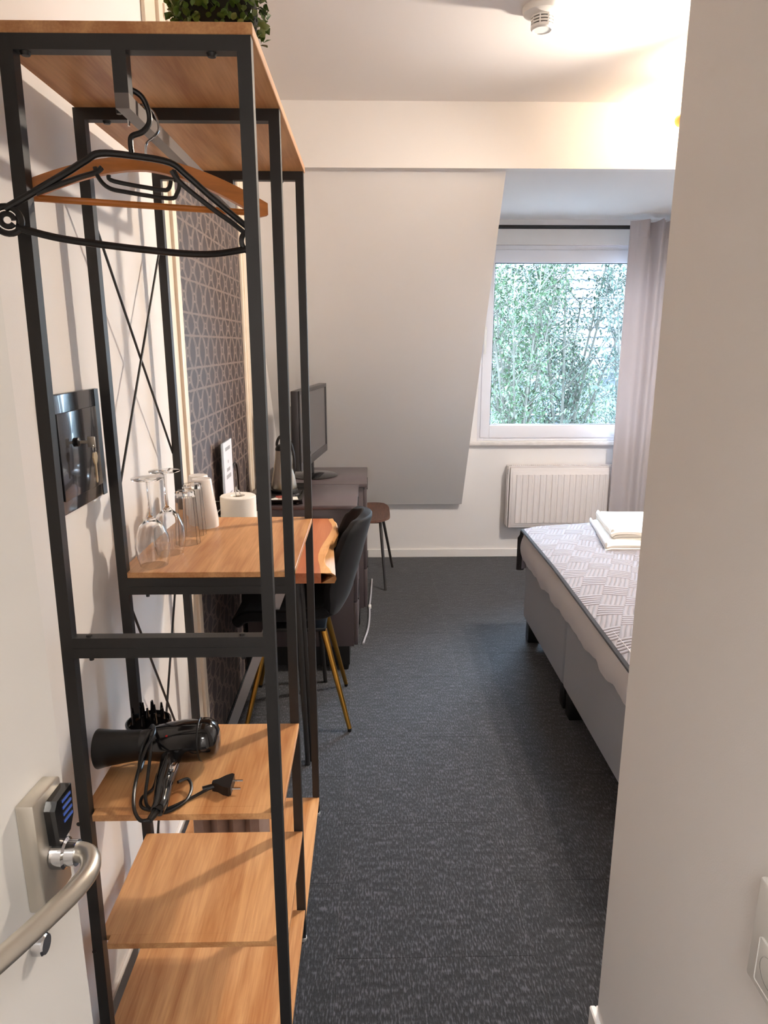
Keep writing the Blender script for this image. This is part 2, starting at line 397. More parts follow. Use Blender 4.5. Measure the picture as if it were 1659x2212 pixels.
h = part('window_handle', MB().box(.762, .790, 4.760, 4.772, 1.50, 1.62, .004).box(.766, .784, 4.738, 4.761, 1.575, 1.60, .004).box(.766, .784, 4.728, 4.742, 1.44, 1.60, .005), M_white, win)
struct('trim_1', MB().box(WX0-.06, WX1+.06, 4.735, 4.79, WZ0-.028, WZ0-.004, .004), mat('marble_sill', (220, 212, 206), .35, var=.12, vscale=16))

# door_1: the open entrance door, hinged behind the camera at the left
dy = math.tan(R(5))
def dx(y): return -.356+dy*(y-.70)
door = struct('door_1', MB().prism([(dx(-.22), -.22), (dx(.70), .70), (dx(.70)-.04, .703), (dx(-.22)-.04, -.217)], .008, 2.04), M_door, loc=(dx(-.22), -.22, 0))
Mz = Matrix.Rotation(R(-5), 3, 'Z')
def dl(o): return o
lockb = MB().box(0, .019, .612, .665, .914, 1.044, .0025)
def shear(mb, x_at=dx):
    for v in mb.bm.verts: v.co.x += x_at(v.co.y)
    return mb
lk = part('lock_plate', shear(lockb), M_steel2, door)
rd = part('card_reader', shear(MB().prism([(.630, .983), (.652, .986), (.661, 1.000), (.663, 1.036), (.634, 1.034), (.628, 1.026)], .0192, .031, 'x')), M_blackg, lk, 'black reader with blue stripes')
for k in range(4):
    # blue stripes printed on the reader face
    part('blue_stripe', shear(MB().box(.0312, .0317, .642, .659, 1.026-.008*k, 1.029-.008*k)), mat('blue_print', (70, 100, 190), .4), door)
RX = Matrix.Rotation(R(90), 3, 'Y')
part('handle_rose', MB().lathe([(0, 0), (.0165, 0), (.0165, .012), (.0135, .014), (.0135, .024), (0, .024)], (dx(.64)+.0185, .64, .966), 28, RX), M_chrome, door)
pts = bez([(dx(.64)+.03, .641, .966), (-.322, .642, .966), (-.306, .636, .966), (-.297, .617, .965), (-.301, .590, .964), (-.316, .553, .963), (-.330, .523, .962), (-.343, .495, .962), (-.354, .465, .962), (-.364, .435, .962)], 8)
part('door_handle', MB().tube(pts, .0105, 18), M_steel2, door)
part('lock_cylinder', MB().lathe([(0, 0), (.0115, 0), (.0115, .010), (.010, .012), (0, .012)], (dx(.615), .615, .872), 24, RX), M_chrome, door)

# light switch and socket frame on the passage wall
sw = thing('wall_socket', 'white double socket frame on the right wall, cut by the picture edge', 'socket', (XW, .66, .78))
part('frame', MB().box(XW-.011, XW, .575, .722, .70, .85, .004), M_white, sw)
part('inner_ring', MB().box(XW-.014, XW-.011, .60, .70, .715, .78, .003), M_white, sw)
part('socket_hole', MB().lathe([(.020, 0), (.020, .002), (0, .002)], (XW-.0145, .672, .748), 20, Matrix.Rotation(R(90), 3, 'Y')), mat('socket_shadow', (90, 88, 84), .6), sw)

# ================================================================ patterned wall panel
pn = thing('wall_panel', 'tall wall panel of dark patterned wallpaper framed by cream moulding', 'wall panel', (XL, 2.78, 0))
part('wallpaper', MB().box(XL, XL+.006, 2.19, 3.37, .005, 2.46), M_pattern, pn)
M_mold = mat('cream_moulding', (238, 222, 202), .45)
def molding(a, b, z0, z1):
    mb = MB()
    if b-a < z1-z0:
        s = 1 if a < 2.78 else -1; o = a if s > 0 else b
        for p0, p1, t in ((0, .10, .012), (.10, .135, .022), (.135, .165, .016)):
            y0, y1 = sorted((o+s*p0, o+s*p1)); mb.box(XL, XL+t, y0, y1, z0, z1, .003)
    else:
        for p0, p1, t in ((0, .10, .012), (.10, .135, .022), (.135, .165, .016)):
            mb.box(XL, XL+t, a, b, z1-p1, z1-p0, .003)
    return mb
part('moulding', molding(2.08, 2.245, .0, 2.49), M_mold, pn)
part('moulding', molding(3.315, 3.48, .0, 2.49), M_mold, pn)
part('moulding', molding(2.245, 3.315, 2.38, 2.545), M_mold, pn)

# ================================================================ coat rack
X0, X1 = -.565, -.172
Y1, Y2, Y3 = 1.14, 1.462, 1.95
T = .021; ZT = 1.94
rk = thing('coat_rack', 'black steel clothes rack with oak shelves, open rail and top board', 'clothes rack', (-.37, 1.55, 0))
def post(x, y, z0, z1, lean=0):
    return MB().tube([(x+lean, y+T/2, z1), (x, y+T/2, (z0+z1)/2), (x-lean, y+T/2, z0)], T/2, 4, up=(0, 1, 0))
for (x, y, ln) in ((X0+T/2+.012, Y1, .014), (X1-T/2, Y1, 0), (X0+T/2, Y2, 0), (X1-T/2, Y2, 0), (X0+T/2, Y3, 0), (X1-T/2, Y3, 0)):
    part('upright', post(x, y, .012, ZT, ln), M_steel, rk)
    part('foot', MB().lathe([(0, 0), (.012, 0), (.012, .006), (.006, .008), (.006, .013), (0, .013)], (x-ln, y+T/2, 0), 14), mat('clear_foot', (150, 150, 150), .3), rk)
for y in (Y1, Y2, Y3):
    l0 = X0+T+(.02 if y == Y1 else 0)
    part('crossbar', MB().box(l0, X1-T, y, y+T, ZT-T, ZT), M_steel, rk)
    a = X0+T+(.011 if y == Y1 else 0)
    part('crossbar', MB().box(a, X1-T, y, y+T, .9742, .9742+T-.002), M_steel, rk)
    part('crossbar', MB().box(a, X1-T, y, y+T, .9738-T+.002, .9738), M_steel, rk)
    for sx_ in ((X0+.06, 0), (X1-.06, 0)):
        part('screw', MB().lathe([(0, -.006), (.006, -.005), (.008, -.001), (.008, .001), (0, .001)], (sx_[0], y+T/2, ZT-T), 10), M_blackp, rk)
        part('screw', MB().lathe([(0, .004), (.005, .003), (.0055, 0), (0, 0)], (sx_[0], y+T/2, .9732+T-.001), 10), M_blackp, rk)
        part('screw', MB().lathe([(0, -.009), (.004, -.008), (.0045, 0), (0, 0)], (sx_[0], y+T/2, .9738-T+.002), 10), M_blackp, rk)
for x in (X1-T/2,):
    for z in (.045, .2, .5, .62, 1.2):
        part('screw', MB().lathe([(0, .0015), (.004, .001), (.0045, 0), (0, 0)], (X1, Y3+T/2, z), 10, RX), M_blackp, rk)
for z in (.612, .315): 
    part('screw', MB().lathe([(0, .0015), (.004, .001), (.0045, 0), (0, 0)], (X0+T/2+.001-.006, Y1, z), 10, Matrix.Rotation(R(90), 3, 'X')), M_blackp, rk)
part('top_board', MB().box(X0+.004, X1+.003, Y1-.001, Y3+T, ZT, ZT+.016, .001, 1), M_oak, rk)
ZS = .9742+T-.002
part('shelf', MB().box(X0, X1, Y2+.002, Y3+T, ZS, ZS+.013, .001, 1), M_oak, rk, 'table-height shelf')
for zt in (.63, .333, .10):
    part('shelf', MB().box(X0+.01, X1, Y1+T+.0005, Y2-.0005, zt-.013, zt, .001, 1).box(X0+.032, X1-T, Y1+.001, Y1+T+.001, zt-.013, zt), M_oak, rk)
part('shelf', MB().box(X0, X1, Y2+T, Y3, .057, .070, .001, 1), M_oak, rk)
# hanging rail with its two drops
rx = -.366
part('hanging_rail', MB().box(rx-T/2, rx+T/2, Y1, Y3+T, 1.842, 1.863), mat('grey_steel_rail', (112, 104, 100), .35, metal=.3), rk)
for y in (Y1, Y3): part('rail_drop', MB().box(rx-T/2, rx+T/2, y, y+T, 1.863, ZT-T), M_steel, rk)
# cross braces on the wall side
xb = X0+.004
for pa, pb in (((1.478, 1.80), (1.955, 1.20)), ((1.955, 1.745), (1.478, 1.145))):
    part('cross_brace', MB().tube([(xb-(.004 if pa[1] > 1.75 else 0), pa[0], pa[1]), (xb-(.004 if pa[1] > 1.75 else 0), pb[0], pb[1])], .0032, 8), M_steel, rk)
for pa, pb in (((1.50, .93), (1.955, .13)), ((1.955, .95), (1.50, .13))):
    part('cross_brace', MB().tube([(xb-(.004 if pa[1] > .94 else 0), pa[0], pa[1]), (xb-(.004 if pa[1] > .94 else 0), pb[0], pb[1])], .0032, 8), M_steel, rk)

# ================================================================ hangers
def ring_pts(cx, cz, r, a0, a1, n=18): return [(cx+r*math.cos(R(a0+(a1-a0)*k/n)), 0, cz+r*math.sin(R(a0+(a1-a0)*k/n))) for k in range(n+1)]
HZ = .020
hg = thing('plastic_hanger', 'black plastic coat hanger with round end loops on the front of the rail', 'hanger', (rx+.003, 1.178, 1.863), R(24))
B = M_blackp
part('hook', MB().tube(bez([(-.020, 0, -.020), (-.020, 0, -.004), (-.014, 0, .010), (0, 0, .0155), (.015, 0, .008), (.023, 0, -.010), (.023, 0, -.027), (.012, 0, -.041), (-.004, 0, -.049), (-.007, 0, -.060), (-.006, 0, -.078)], 6), .0042, 10, up=(0, 1, 0)), B, hg, local=True)
fr_ = MB()
fr_.tube(bez([(-0.192, 0, -0.168), (-0.156, 0, -0.145), (-0.104, 0, -0.111), (-0.075, 0, -0.091), (-0.052, 0, -0.078), (0, 0, -0.077), (0.05, 0, -0.081), (0.075, 0, -0.097), (0.1117, 0, -0.1256), (0.1498, 0, -0.1536), (0.1766, 0, -0.173)], 5), .0052, 10, up=(0, 1, 0))
fr_.tube(bez([(-0.148, 0, -0.143), (-0.09, 0, -0.117), (-0.062, 0, -0.106), (-0.052, 0, -0.098)], 5), .004, 8, up=(0, 1, 0))
fr_.tube(bez([(0.052, 0, -0.092), (0.066, 0, -0.11), (0.1117, 0, -0.1426), (0.1461, 0, -0.1642), (0.169, 0, -0.1806)], 5), .0042, 8, up=(0, 1, 0))
part('shoulder_frame', fr_, B, hg, local=True)
part('trouser_bar', MB().tube(bez([(-0.18, 0, -0.192), (-0.116, 0, -0.205), (0, 0, -0.214), (0.1, 0, -0.216), (0.1728, 0, -0.203)], 6), .0055, 10, up=(0, 1, 0)), B, hg, local=True)
part('accessory_loop', MB().tube(bez([(-0.062, 0, -0.098), (-0.058, 0, -0.113), (-0.045, 0, -0.126), (-0.02, 0, -0.13), (0.045, 0, -0.134), (0.058, 0, -0.126), (0.063, 0, -0.11), (0.056, 0, -0.092)], 5), .0033, 8, up=(0, 1, 0)).tube(bez([(-0.043, 0, -0.108), (-0.036, 0, -0.116), (0.03, 0, -0.122), (0.045, 0, -0.12), (0.05, 0, -0.108)], 5), .0033, 8, up=(0, 1, 0)), B, hg, local=True)
part('end_loop', MB().tube(ring_pts(-.190, -.183, .019, 150, -150, 20), .0046, 8, up=(0, 1, 0)).tube(ring_pts(-.190, -.183, .009, 0, 330, 16), .004, 8, up=(0, 1, 0)), B, hg, local=True)
part('end_loop', MB().tube(ring_pts(.178, -.192, .018, 60, 300, 20), .0046, 8, up=(0, 1, 0)), B, hg, local=True)

def wood_hanger(label, y, rz, dz=0):
    t = thing('wooden_hanger', label, 'hanger', (rx, y, 1.863+dz), rz, 'wooden hangers on the rail')
    arc = MB(); N = 28; up, lo = [], []
    for k in range(N+1):
        u = -1+2*k/N; x = .198*u
        top = -.064-.058*abs(u)**1.7; th = .021+.010*abs(u)**1.5-(.012 if abs(u) > .97 else 0)
        up.append((x, top)); lo.append((x, top-th))
    arc.prism(up+lo[::-1], -.007, .007, 'y')
    part('shoulder', arc, M_hangwood, t, local=True, smooth=25)
    part('trouser_bar', MB().tube([(-.192, 0, -.138), (.192, 0, -.138)], .0052, 10), M_hangwood, t, local=True)
    part('hook', MB().tube(bez([(-.022, 0, -.02), (-.019, 0, .003), (0, 0, .0135), (.018, 0, .004), (.024, 0, -.018), (.016, 0, -.032), (.004, 0, -.042), (.001, 0, -.052), (0, 0, -.07)], 6), .0019, 8, up=(0, 1, 0)), M_chrome, t, local=True)
    return t
wood_hanger('orange-brown wooden coat hanger hanging just behind the black plastic one', 1.236, R(20))

# ================================================================ things on the rack
# boxwood ball: 300 leaves as parts, deeper ones joined
pb = thing('boxwood_ball', 'green artificial boxwood ball on top of the clothes rack', 'plant', (-.250, 1.31, ZT+.016))
pc = Vector((-.250, 1.31, 2.036)); PR = .080
M_leaf = [mat('boxwood_leaf_%d' % k, c, .35, var=.3, vscale=50) for k, c in enumerate(((98, 126, 48), (76, 102, 38), (128, 140, 78)))]
def leaf_mb(L):
    w = L*.42
    return MB().grid(lambda u, v: ((v-.5)*2*w*math.sin(math.pi*min(max(u*.9+.08, 0), 1))**.7, L*u, .25*w*(2*(v-.5))**2-.12*L*u*u), 4, 2)
LM = [leaf_mb(.015).mesh('leaf', m) for m in M_leaf]
part('core', MB().sphere(pc, .066, (1, 1, 1)), mat('twig_core', (34, 30, 18), .9), pb)
rest = MB()
fib = []
NL = 820
for k in range(NL):
    z = 1-2*(k+.5)/NL; a = k*2.399963; r = math.sqrt(max(0, 1-z*z))
    fib.append(Vector((r*math.cos(a), r*math.sin(a), z)))
fib.sort(key=lambda d: (d.z*.6+d.y*.8-d.x*.15))
for k, d in enumerate(fib):
    p = pc+d*(PR*random.uniform(.82, 1.02))
    nrm = (d+Vector((random.uniform(-.7, .7), random.uniform(-.7, .7), random.uniform(-.5, .9)))).normalized()
    yv = (nrm*.6+d.cross(Vector((random.random()-.5, random.random()-.5, random.random()-.5))).normalized()).normalized()
    q = yv.to_track_quat('Y', 'Z').to_matrix().to_4x4() @ Matrix.Rotation(random.uniform(-1, 1), 4, 'Y')
    s = random.uniform(.7, 1.05)
    if k < 296:
        o = bpy.data.objects.new('leaf', random.choice(LM)); COL.objects.link(o); o.parent = pb
        o.matrix_local = Matrix.Translation(p-pb.location) @ q @ Matrix.Scale(s, 4)
    else:
        w_ = .0063*s; Mx = Matrix.Translation(p) @ q
        vs = [rest.bm.verts.new(Mx @ Vector(c)) for c in ((0, 0, 0), (w_, .007*s, 0), (0, .015*s, -.002), (-w_, .007*s, 0))]
        rest.bm.faces.new(vs)
st = part('leaf_mass', rest, M_leaf[1], pb); st['kind'] = 'stuff'

# glossy black wall cabinet with keys
wc = thing('wall_cabinet', 'glossy black key-locked cabinet door set in the wall behind the rack', 'cabinet', (XL, 1.42, 1.19))
Mg = mat('glossy_black_glass', (44, 44, 48), .16, coat=.4)
part('frame', MB().box(XL, XL+.010, 1.255, 1.513, 1.178, 1.410, .003), Mg, wc)
part('door', MB().box(XL+.010, XL+.0135, 1.300, 1.489, 1.205, 1.374, .0015), Mg, wc)
part('edge_strip', MB().box(XL+.0102, XL+.012, 1.491, 1.512, 1.179, 1.409), M_blackp, wc)
KY, KZ = 1.372, 1.312
lc = part('lock', MB().lathe([(0, 0), (.009, 0), (.009, .006), (.006, .008), (0, .008)], (XL+.0135, KY, KZ), 18, RX), M_blackp, wc)
part('key', MB().box(XL+.020, XL+.038, KY-.0015, KY+.0015, KZ-.003, KZ+.003, .001, 1).box(XL+.036, XL+.052, KY-.002, KY+.002, KZ-.011, KZ+.011, .002), M_steel2, wc)
part('key_ring', MB().tube([(XL+.048, KY+.007*math.cos(a/12*2*math.pi), KZ-.014+.009*math.sin(a/12*2*math.pi)) for a in range(12)], .001, 6, closed=True), M_chrome, wc)
kb = MB().prism([(KY+p, KZ+q) for p, q in ((-.008, -.021), (-.011, -.030), (-.007, -.040), (-.0025, -.045), (-.0025, -.078), (0, -.082), (.0025, -.078), (.0025, -.045), (.007, -.040), (.011, -.030), (.008, -.021))], XL+.047, XL+.0495, 'x')
part('key', kb, mat('nickel_key', (200, 176, 138), .3, metal=.8), wc, 'second key dangling from the ring')

# wine glasses (upside down), tumblers, cups on the table-height shelf
ZG = ZS+.013
def wine():
    t = [(0.0, .205), (.036, .204), (.036, .202), (.02, .199), (.0045, .194), (.0035, .15), (.0045, .118), (.012, .108), (.026, .095), (.036, .07), (.039, .045), (.036, .02), (.031, .0), (.0303, .0), (.0352, .02), (.0382, .045), (.0352, .07), (.0252, .0935), (.011, .1055), (0, .107)]
    return MB().lathe(t, (0, 0, 0), 36)
for nm, loc, lab in (('wine_glass', (-.500, 1.52, ZG), 'upside-down wine glass nearest the shelf front edge'), ('wine_glass', (-.490, 1.615, ZG), 'upside-down wine glass behind the front wine glass')):
    tag(solo(nm, wine(), M_glass, loc=loc, local=True), lab, 'wine glass', 'wine glasses on the rack shelf')
def tumbler():
    return MB().lathe([(0, .138), (.024, .138), (.0255, .134), (.031, .0), (.0295, .0), (.0242, .122), (.022, .126), (0, .127)], (0, 0, 0), 12)
for loc, lab in (((-.468, 1.70, ZG), 'faceted clear tumbler upside down beside the wine glasses'), ((-.472, 1.785, ZG), 'faceted clear tumbler upside down next to the white cups')):
    tag(solo('tumbler', tumbler(), M_glass, loc=loc, local=True, smooth=20), lab, 'glass', 'tumblers on the rack shelf')
def cup():
    return MB().lathe([(0, .135), (.025, .135), (.027, .132), (.033, .08), (.041, .02), (.041, .0), (.039, .0), (.039, .02), (.031, .08), (.024, .128), (0, .129)], (0, 0, 0), 32)
for loc, lab in (((-.468, 1.872, ZG), 'white ceramic cup upside down, nearer of the two'), ((-.490, 1.925, ZG), 'white ceramic cup upside down, half hidden at the back')):
    tag(solo('cup', cup(), M_ceramic, loc=loc, local=True), lab, 'cup', 'white cups on the rack shelf')

# hair dryer on the middle shelf
hd = thing('hair_dryer', 'black hair dryer with its cord wrapped, lying on the upper low shelf', 'hair dryer', (-.42, 1.30, .63))
ax = Matrix.Rotation(R(90), 3, 'Y') @ Matrix.Identity(3)
RZ = Matrix.Rotation(R(3), 3, 'Z') @ Matrix.Rotation(R(-3.5), 3, 'Y') @ ax
hc = Vector((-.575, 1.292, .676))
part('body', MB().lathe([(0, .09), (.030, .09), (.033, .10), (.036, .12), (.0415, .15), (.044, .185), (.044, .215), (.0405, .216), (.0, .216)], hc, 32, RZ), M_blackg, hd)
part('nozzle', MB().lathe([(.040, 0), (.041, .002), (.036, .03), (.033, .06), (.031, .092), (.028, .092), (.030, .06), (.034, .02), (.038, 0), (.040, 0)], hc, 32, RZ), M_blackp, hd)
part('rear_cap', MB().lathe([(.044, .216), (.0445, .222), (.042, .236), (.034, .247), (.018, .253), (0, .254)], hc, 32, RZ), M_blackg, hd)
part('cap_seam', MB().lathe([(.0442, .2135), (.0452, .2145), (.0452, .2165), (.0442, .2175)], hc, 32, RZ), M_blackp, hd)
hp = bez([(-.415, 1.27, .672), (-.412, 1.232, .667), (-.410, 1.195, .660), (-.405, 1.165, .656), (-.402, 1.14, .652), (-.405, 1.125, .648)], 6)
part('handle', MB().tube(hp, [.021-.0085*(k/(len(hp)-1)) for k in range(len(hp))], 16), M_blackg, hd)
part('cord_sleeve', MB().tube([(-.405, 1.13, .649), (-.412, 1.105, .645)], [.0085, .006], 12), M_blackp, hd)
part('switch', MB().box(-.402, -.392, 1.205, 1.235, .676, .688, .003), M_chrome, hd)
part('red_mark', MB().box(-.425, -.421, 1.270, 1.292, .7155, .7175), mat('red_print', (190, 40, 40), .4), hd)
cord = MB()
cord.tube(bez([(-.412, 1.107, .645), (-.43, 1.105, .647), (-.452, 1.14, .652), (-.462, 1.19, .672), (-.455, 1.232, .708), (-.448, 1.27, .722), (-.462, 1.31, .718), (-.480, 1.335, .69), (-.487, 1.318, .645), (-.483, 1.27, .638), (-.476, 1.25, .665), (-.47, 1.258, .70), (-.462, 1.29, .7165), (-.45, 1.32, .712)], 8), .0035, 8)
cord.tube(bez([(-.452, 1.265, .720), (-.445, 1.235, .705), (-.442, 1.20, .675), (-.44, 1.17, .645), (-.425, 1.15, .636), (-.395, 1.14, .635), (-.365, 1.17, .635), (-.36, 1.205, .64), (-.372, 1.225, .648), (-.386, 1.205, .655)], 8), .0032, 8)
cord.tube(bez([(-.445, 1.262, .634), (-.44, 1.215, .634), (-.453, 1.185, .634), (-.44, 1.155, .634), (-.40, 1.15, .634), (-.365, 1.175, .634), (-.335, 1.20, .637), (-.315, 1.212, .640)], 8), .0032, 8)
part('cord', cord, M_blackp, hd)
part('plug', MB().prism([(-.320, 1.209), (-.309, 1.206), (-.296, 1.196), (-.285, 1.192), (-.280, 1.195), (-.280, 1.237), (-.285, 1.240), (-.296, 1.234), (-.309, 1.222), (-.320, 1.217)], .6305, .650).tube([(-.338, 1.204, .639), (-.316, 1.213, .640)], .0055, 8), M_blackp, hd)
for yy in (1.203, 1.229):
    part('plug_pin', MB().tube([(-.2805, yy, .640), (-.262, yy, .640)], .0022, 8), M_chrome, hd)
# diffuser attachment
df = thing('dryer_diffuser', 'black hair dryer diffuser with upright prongs behind the dryer', 'attachment', (-.505, 1.405, .63))
part('dish', MB().lathe([(0, .004), (.024, .004), (.026, 0), (.044, .022), (.050, .036), (.050, .043), (.046, .045), (.043, .036), (.022, .022), (0, .02)], (-.505, 1.405, .63), 32), M_blackg, df)
for k in range(13):
    r_, a = (.034, k*math.pi/4) if k < 8 else (.016, k*2*math.pi/5)
    px, py = -.505+r_*math.cos(a), 1.405+r_*math.sin(a)
    part('prong', MB().tube([(px, py, .652), (px, py, .69), (px, py, .706+.008*(k >= 8))], [.0052, .0042, .0022], 8), M_blackg, df)
# pleated fabric standing on the bottom shelf of the deep bay
fb = MB()
def fold(u, v):
    x = -.51+.20*u; z = .072+.20*v
    return (x, 1.70+.028*math.sin(u*2*math.pi*4.3)+.012*math.sin(u*25), z)
fb.grid(fold, 60, 3, .02)
solo('folded_fabric', fb, M_fab, 'grey-brown pleated fabric standing on the bottom shelf of the rack', 'fabric', loc=(-.42, 1.72, .07))

# ================================================================ desk with live edge top
ZD = .76
dk = thing('desk', 'wall desk with reddish live-edge wood top behind the clothes rack', 'desk', (-.37, 2.58, 0))
edge = [(-.118, 2.177), (-.133, 2.225), (-.148, 2.262), (-.157, 2.304), (-.158, 2.38), (-.151, 2.48), (-.144, 2.567), (-.135, 2.64), (-.134, 2.696), (-.137, 2.76), (-.141, 2.823), (-.153, 2.88), (-.160, 2.92)]
sap = [(-.167, 2.177), (-.173, 2.225), (-.178, 2.267), (-.187, 2.32), (-.191, 2.39), (-.189, 2.462), (-.180, 2.55), (-.171, 2.621), (-.164, 2.69), (-.160, 2.762), (-.166, 2.82), (-.180, 2.88), (-.186, 2.92)]
part('top', MB().prism([(-.575, 2.177)]+sap+[(-.575, 2.92)], ZD-.036, ZD), M_acacia, dk, smooth=20)
le = MB()
for (a, b) in zip(range(len(edge)-1), range(1, len(edge))):
    pass
def lef(u, v):
    i = min(int(u*(len(edge)-1)), len(edge)-2); f = u*(len(edge)-1)-i
    e = Vector(edge[i]).lerp(Vector(edge[i+1]), f); s_ = Vector(sap[i]).lerp(Vector(sap[i+1]), f)
    path = [(0, 0), (.75, 0), (1.0, -.008), (1.06, -.020), (.92, -.036), (0, -.036)]
    j = min(int(round(v*5)), 5); t, dz = path[j]
    rough = .004*math.sin(u*37)*math.sin(u*11+v*9) if 1 < j < 5 else 0
    return (s_.x+(e.x-s_.x)*t+rough, s_.y+(e.y-s_.y)*t, ZD+dz)
le.grid(lef, 48, 5)
bd = [e for e in le.bm.edges if e.is_boundary]
bmesh.ops.holes_fill(le.bm, edges=bd, sides=0)
part('live_edge', le, M_edge, dk, 'pale sapwood edge with rough bark side')
def taper_leg(x0, y0, x1, y1): return MB().tube([(x0, y0, ZD-.037), (x1, y1, 0)], [.013, .009], 12)
part('leg', taper_leg(-.265, 2.30, -.235, 2.235), M_steel, dk)
part('leg', taper_leg(-.252, 2.31, -.222, 2.26), M_steel, dk)
part('leg', taper_leg(-.25, 2.80, -.21, 2.87), M_steel, dk)
part('apron', MB().box(-.56, -.23, 2.29, 2.32, ZD-.06, ZD-.036).box(-.56, -.23, 2.79, 2.82, ZD-.06, ZD-.036).box(-.27, -.23, 2.32, 2.79, ZD-.06, ZD-.036), M_steel, dk)
part('strut', MB().bar((-.558, 2.46, .02), (-.30, 2.46, ZD-.062), .004, .034, up=(1, 0, -.5)), mat('pale_grey_steel', (190, 188, 190), .35, metal=.5), dk, 'pale metal diagonal strut')

# kitchen roll and holder
kr = thing('kitchen_roll', 'white kitchen paper roll with wire hook standing on the desk', 'paper roll', (-.445, 2.255, ZD))
part('paper', MB().lathe([(.020, 0), (.058, 0), (.0595, .003), (.0595, .247), (.057, .25), (.024, .25), (.020, .246), (.020, 0)], (-.445, 2.255, ZD), 40), M_paper, kr)
part('core', MB().lathe([(.0195, .002), (.0195, .245), (.017, .245), (.017, .002)], (-.445, 2.255, ZD), 28), mat('card_tube', (170, 158, 140), .9), kr)
part('wire_hook', MB().tube(bez([(-.452, 2.255, ZD+.004), (-.452, 2.255, ZD+.255), (-.445, 2.255, ZD+.268), (-.438, 2.255, ZD+.255), (-.438, 2.255, ZD+.2)], 6), .0022, 8), M_chrome, kr)
# dark wire basket to the left, small white pot to the right
wb = thing('desk_basket', 'black desk organiser with thin wire rim beside the wall panel', 'basket', (-.55, 2.30, ZD))
part('box', MB().box(-.59, -.515, 2.22, 2.224, ZD, ZD+.17).box(-.59, -.515, 2.376, 2.38, ZD, ZD+.17).box(-.59, -.586, 2.22, 2.38, ZD, ZD+.17).box(-.519, -.515, 2.22, 2.38, ZD, ZD+.17).box(-.59, -.515, 2.22, 2.38, ZD, ZD+.004), M_blackp, wb)
part('wire_rim', MB().tube([(-.592, 2.215, ZD+.20), (-.508, 2.215, ZD+.20), (-.508, 2.385, ZD+.20), (-.592, 2.385, ZD+.20)], .0018, 6, closed=True).tube([(-.508, 2.215, ZD+.20), (-.512, 2.218, ZD)], .0018, 6).tube([(-.508, 2.385, ZD+.20), (-.512, 2.382, ZD)], .0018, 6), M_chrome, wb)
wp = thing('small_pot', 'small white lidded pot just right of the kitchen roll', 'pot', (-.405, 2.42, ZD))
part('body', MB().lathe([(0, 0), (.03, 0), (.036, .03), (.037, .10), (.034, .135), (.028, .15), (0, .152)], (-.398, 2.42, ZD), 28), M_ceramic, wp)
part('knob', MB().lathe([(.005, .15), (.007, .175), (.006, .183), (0, .185)], (-.398, 2.42, ZD), 16), M_ceramic, wp)
# leaflet leaning on the panel
cd = thing('leaflet', 'tall white printed leaflet in a clear stand against the dark panel', 'leaflet', (-.560, 2.68, ZD+.002))
part('sheet', MB().box(-.5605, -.5595, 2.60, 2.76, ZD+.002, 1.135), leaflet(), cd)
part('stand', MB().box(-.564, -.561, 2.575, 2.765, ZD, 1.137).box(-.564, -.53, 2.575, 2.765, ZD, ZD+.0015), mat('clear_acrylic', (176, 182, 190), .1), cd)
solo('cable', MB().tube(bez([(-.588, 2.62, .80), (-.583, 2.80, .93), (-.582, 2.87, 1.0), (-.583, 2.95, 1.0), (-.584, 2.985, .93), (-.585, 2.99, .83)], 6), .004, 8), M_blackp, 'black cable looping up the dark panel above the desk', 'cable')

# ================================================================ dark chests
def chest(label, y0, y1, xr, zt, face_right):
    t = thing('chest', label, 'cabinet', ((XL+.03+xr)/2, (y0+y1)/2, 0), 0, 'dark chests along the left wall')
    xl = XL+.03
    part('carcass', MB().box(xl, xr-.018, y0+.012, y1-.004, .13, zt-.022, .002), M_chest, t)
    part('top', MB().box(xl, xr+.002, y0, y1-.002, zt-.02, zt, .003), M_chest, t)
    H = (zt-.03-.135)/3
    for k in range(3):
        d = part('drawer', MB().box(xr-.0175, xr, y0+.014, y1-.008, .135+H*k+.002, .135+H*(k+1)-.003, .002), M_chest, t)
        part('handle', MB().box(xr, xr+.004, y0+.10, y1-.10, .135+H*(k+1)-.02, .135+H*(k+1)-.012), M_blackp, d)
    part('plinth', MB().box(xl+.02, xr-.04, y0+.03, y1-.03, .03, .13), M_blackp, t)
    for px, py in ((xl+.05, y0+.05), (xr-.06, y0+.05), (xl+.05, y1-.05), (xr-.06, y1-.05)):
        part('foot', MB().lathe([(0, 0), (.014, 0), (.02, .04), (0, .04)], (px, py, 0), 14), M_blackp, t)
    return t
chest('dark grey-brown chest nearest the desk, carrying the kettle tray', 2.955, 3.425, -.062, .81, True)
chest('dark grey-brown chest beyond it against the wall, carrying the television', 3.432, 3.925, -.020, .812, True)
# tray, kettle, sachets
ty = thing('serving_tray', 'black serving tray with raised lip under the kettle', 'tray', (-.42, 3.14, .811))
part('base', MB().box(-.515, -.325, 2.985, 3.33, .8105, .818, .003), M_blackp, ty)
part('rim', MB().prism([(-.528, .834), (-.515, .812), (-.512, .818), (-.522, .836)], 2.97, 3.335, 'y').prism([(-.302, .834), (-.325, .812), (-.328, .818), (-.308, .836)], 2.97, 3.335, 'y').prism([(2.955, .834), (2.98, .812), (2.985, .818), (2.962, .836)], -.528, -.302, 'x').prism([(3.345, .834), (3.33, .812), (3.325, .818), (3.34, .836)], -.528, -.302, 'x'), M_blackp, ty)
kt = thing('electric_kettle', 'conical brushed steel kettle with black handle on the tray', 'kettle', (-.413, 3.22, .818))
kc = (-.413, 3.22, .818)
part('body', MB().lathe([(0, .018), (.060, .018), (.062, .024), (.054, .07), (.045, .12), (.038, .165), (.035, .20), (0, .20)], kc, 40), M_steel2, kt)
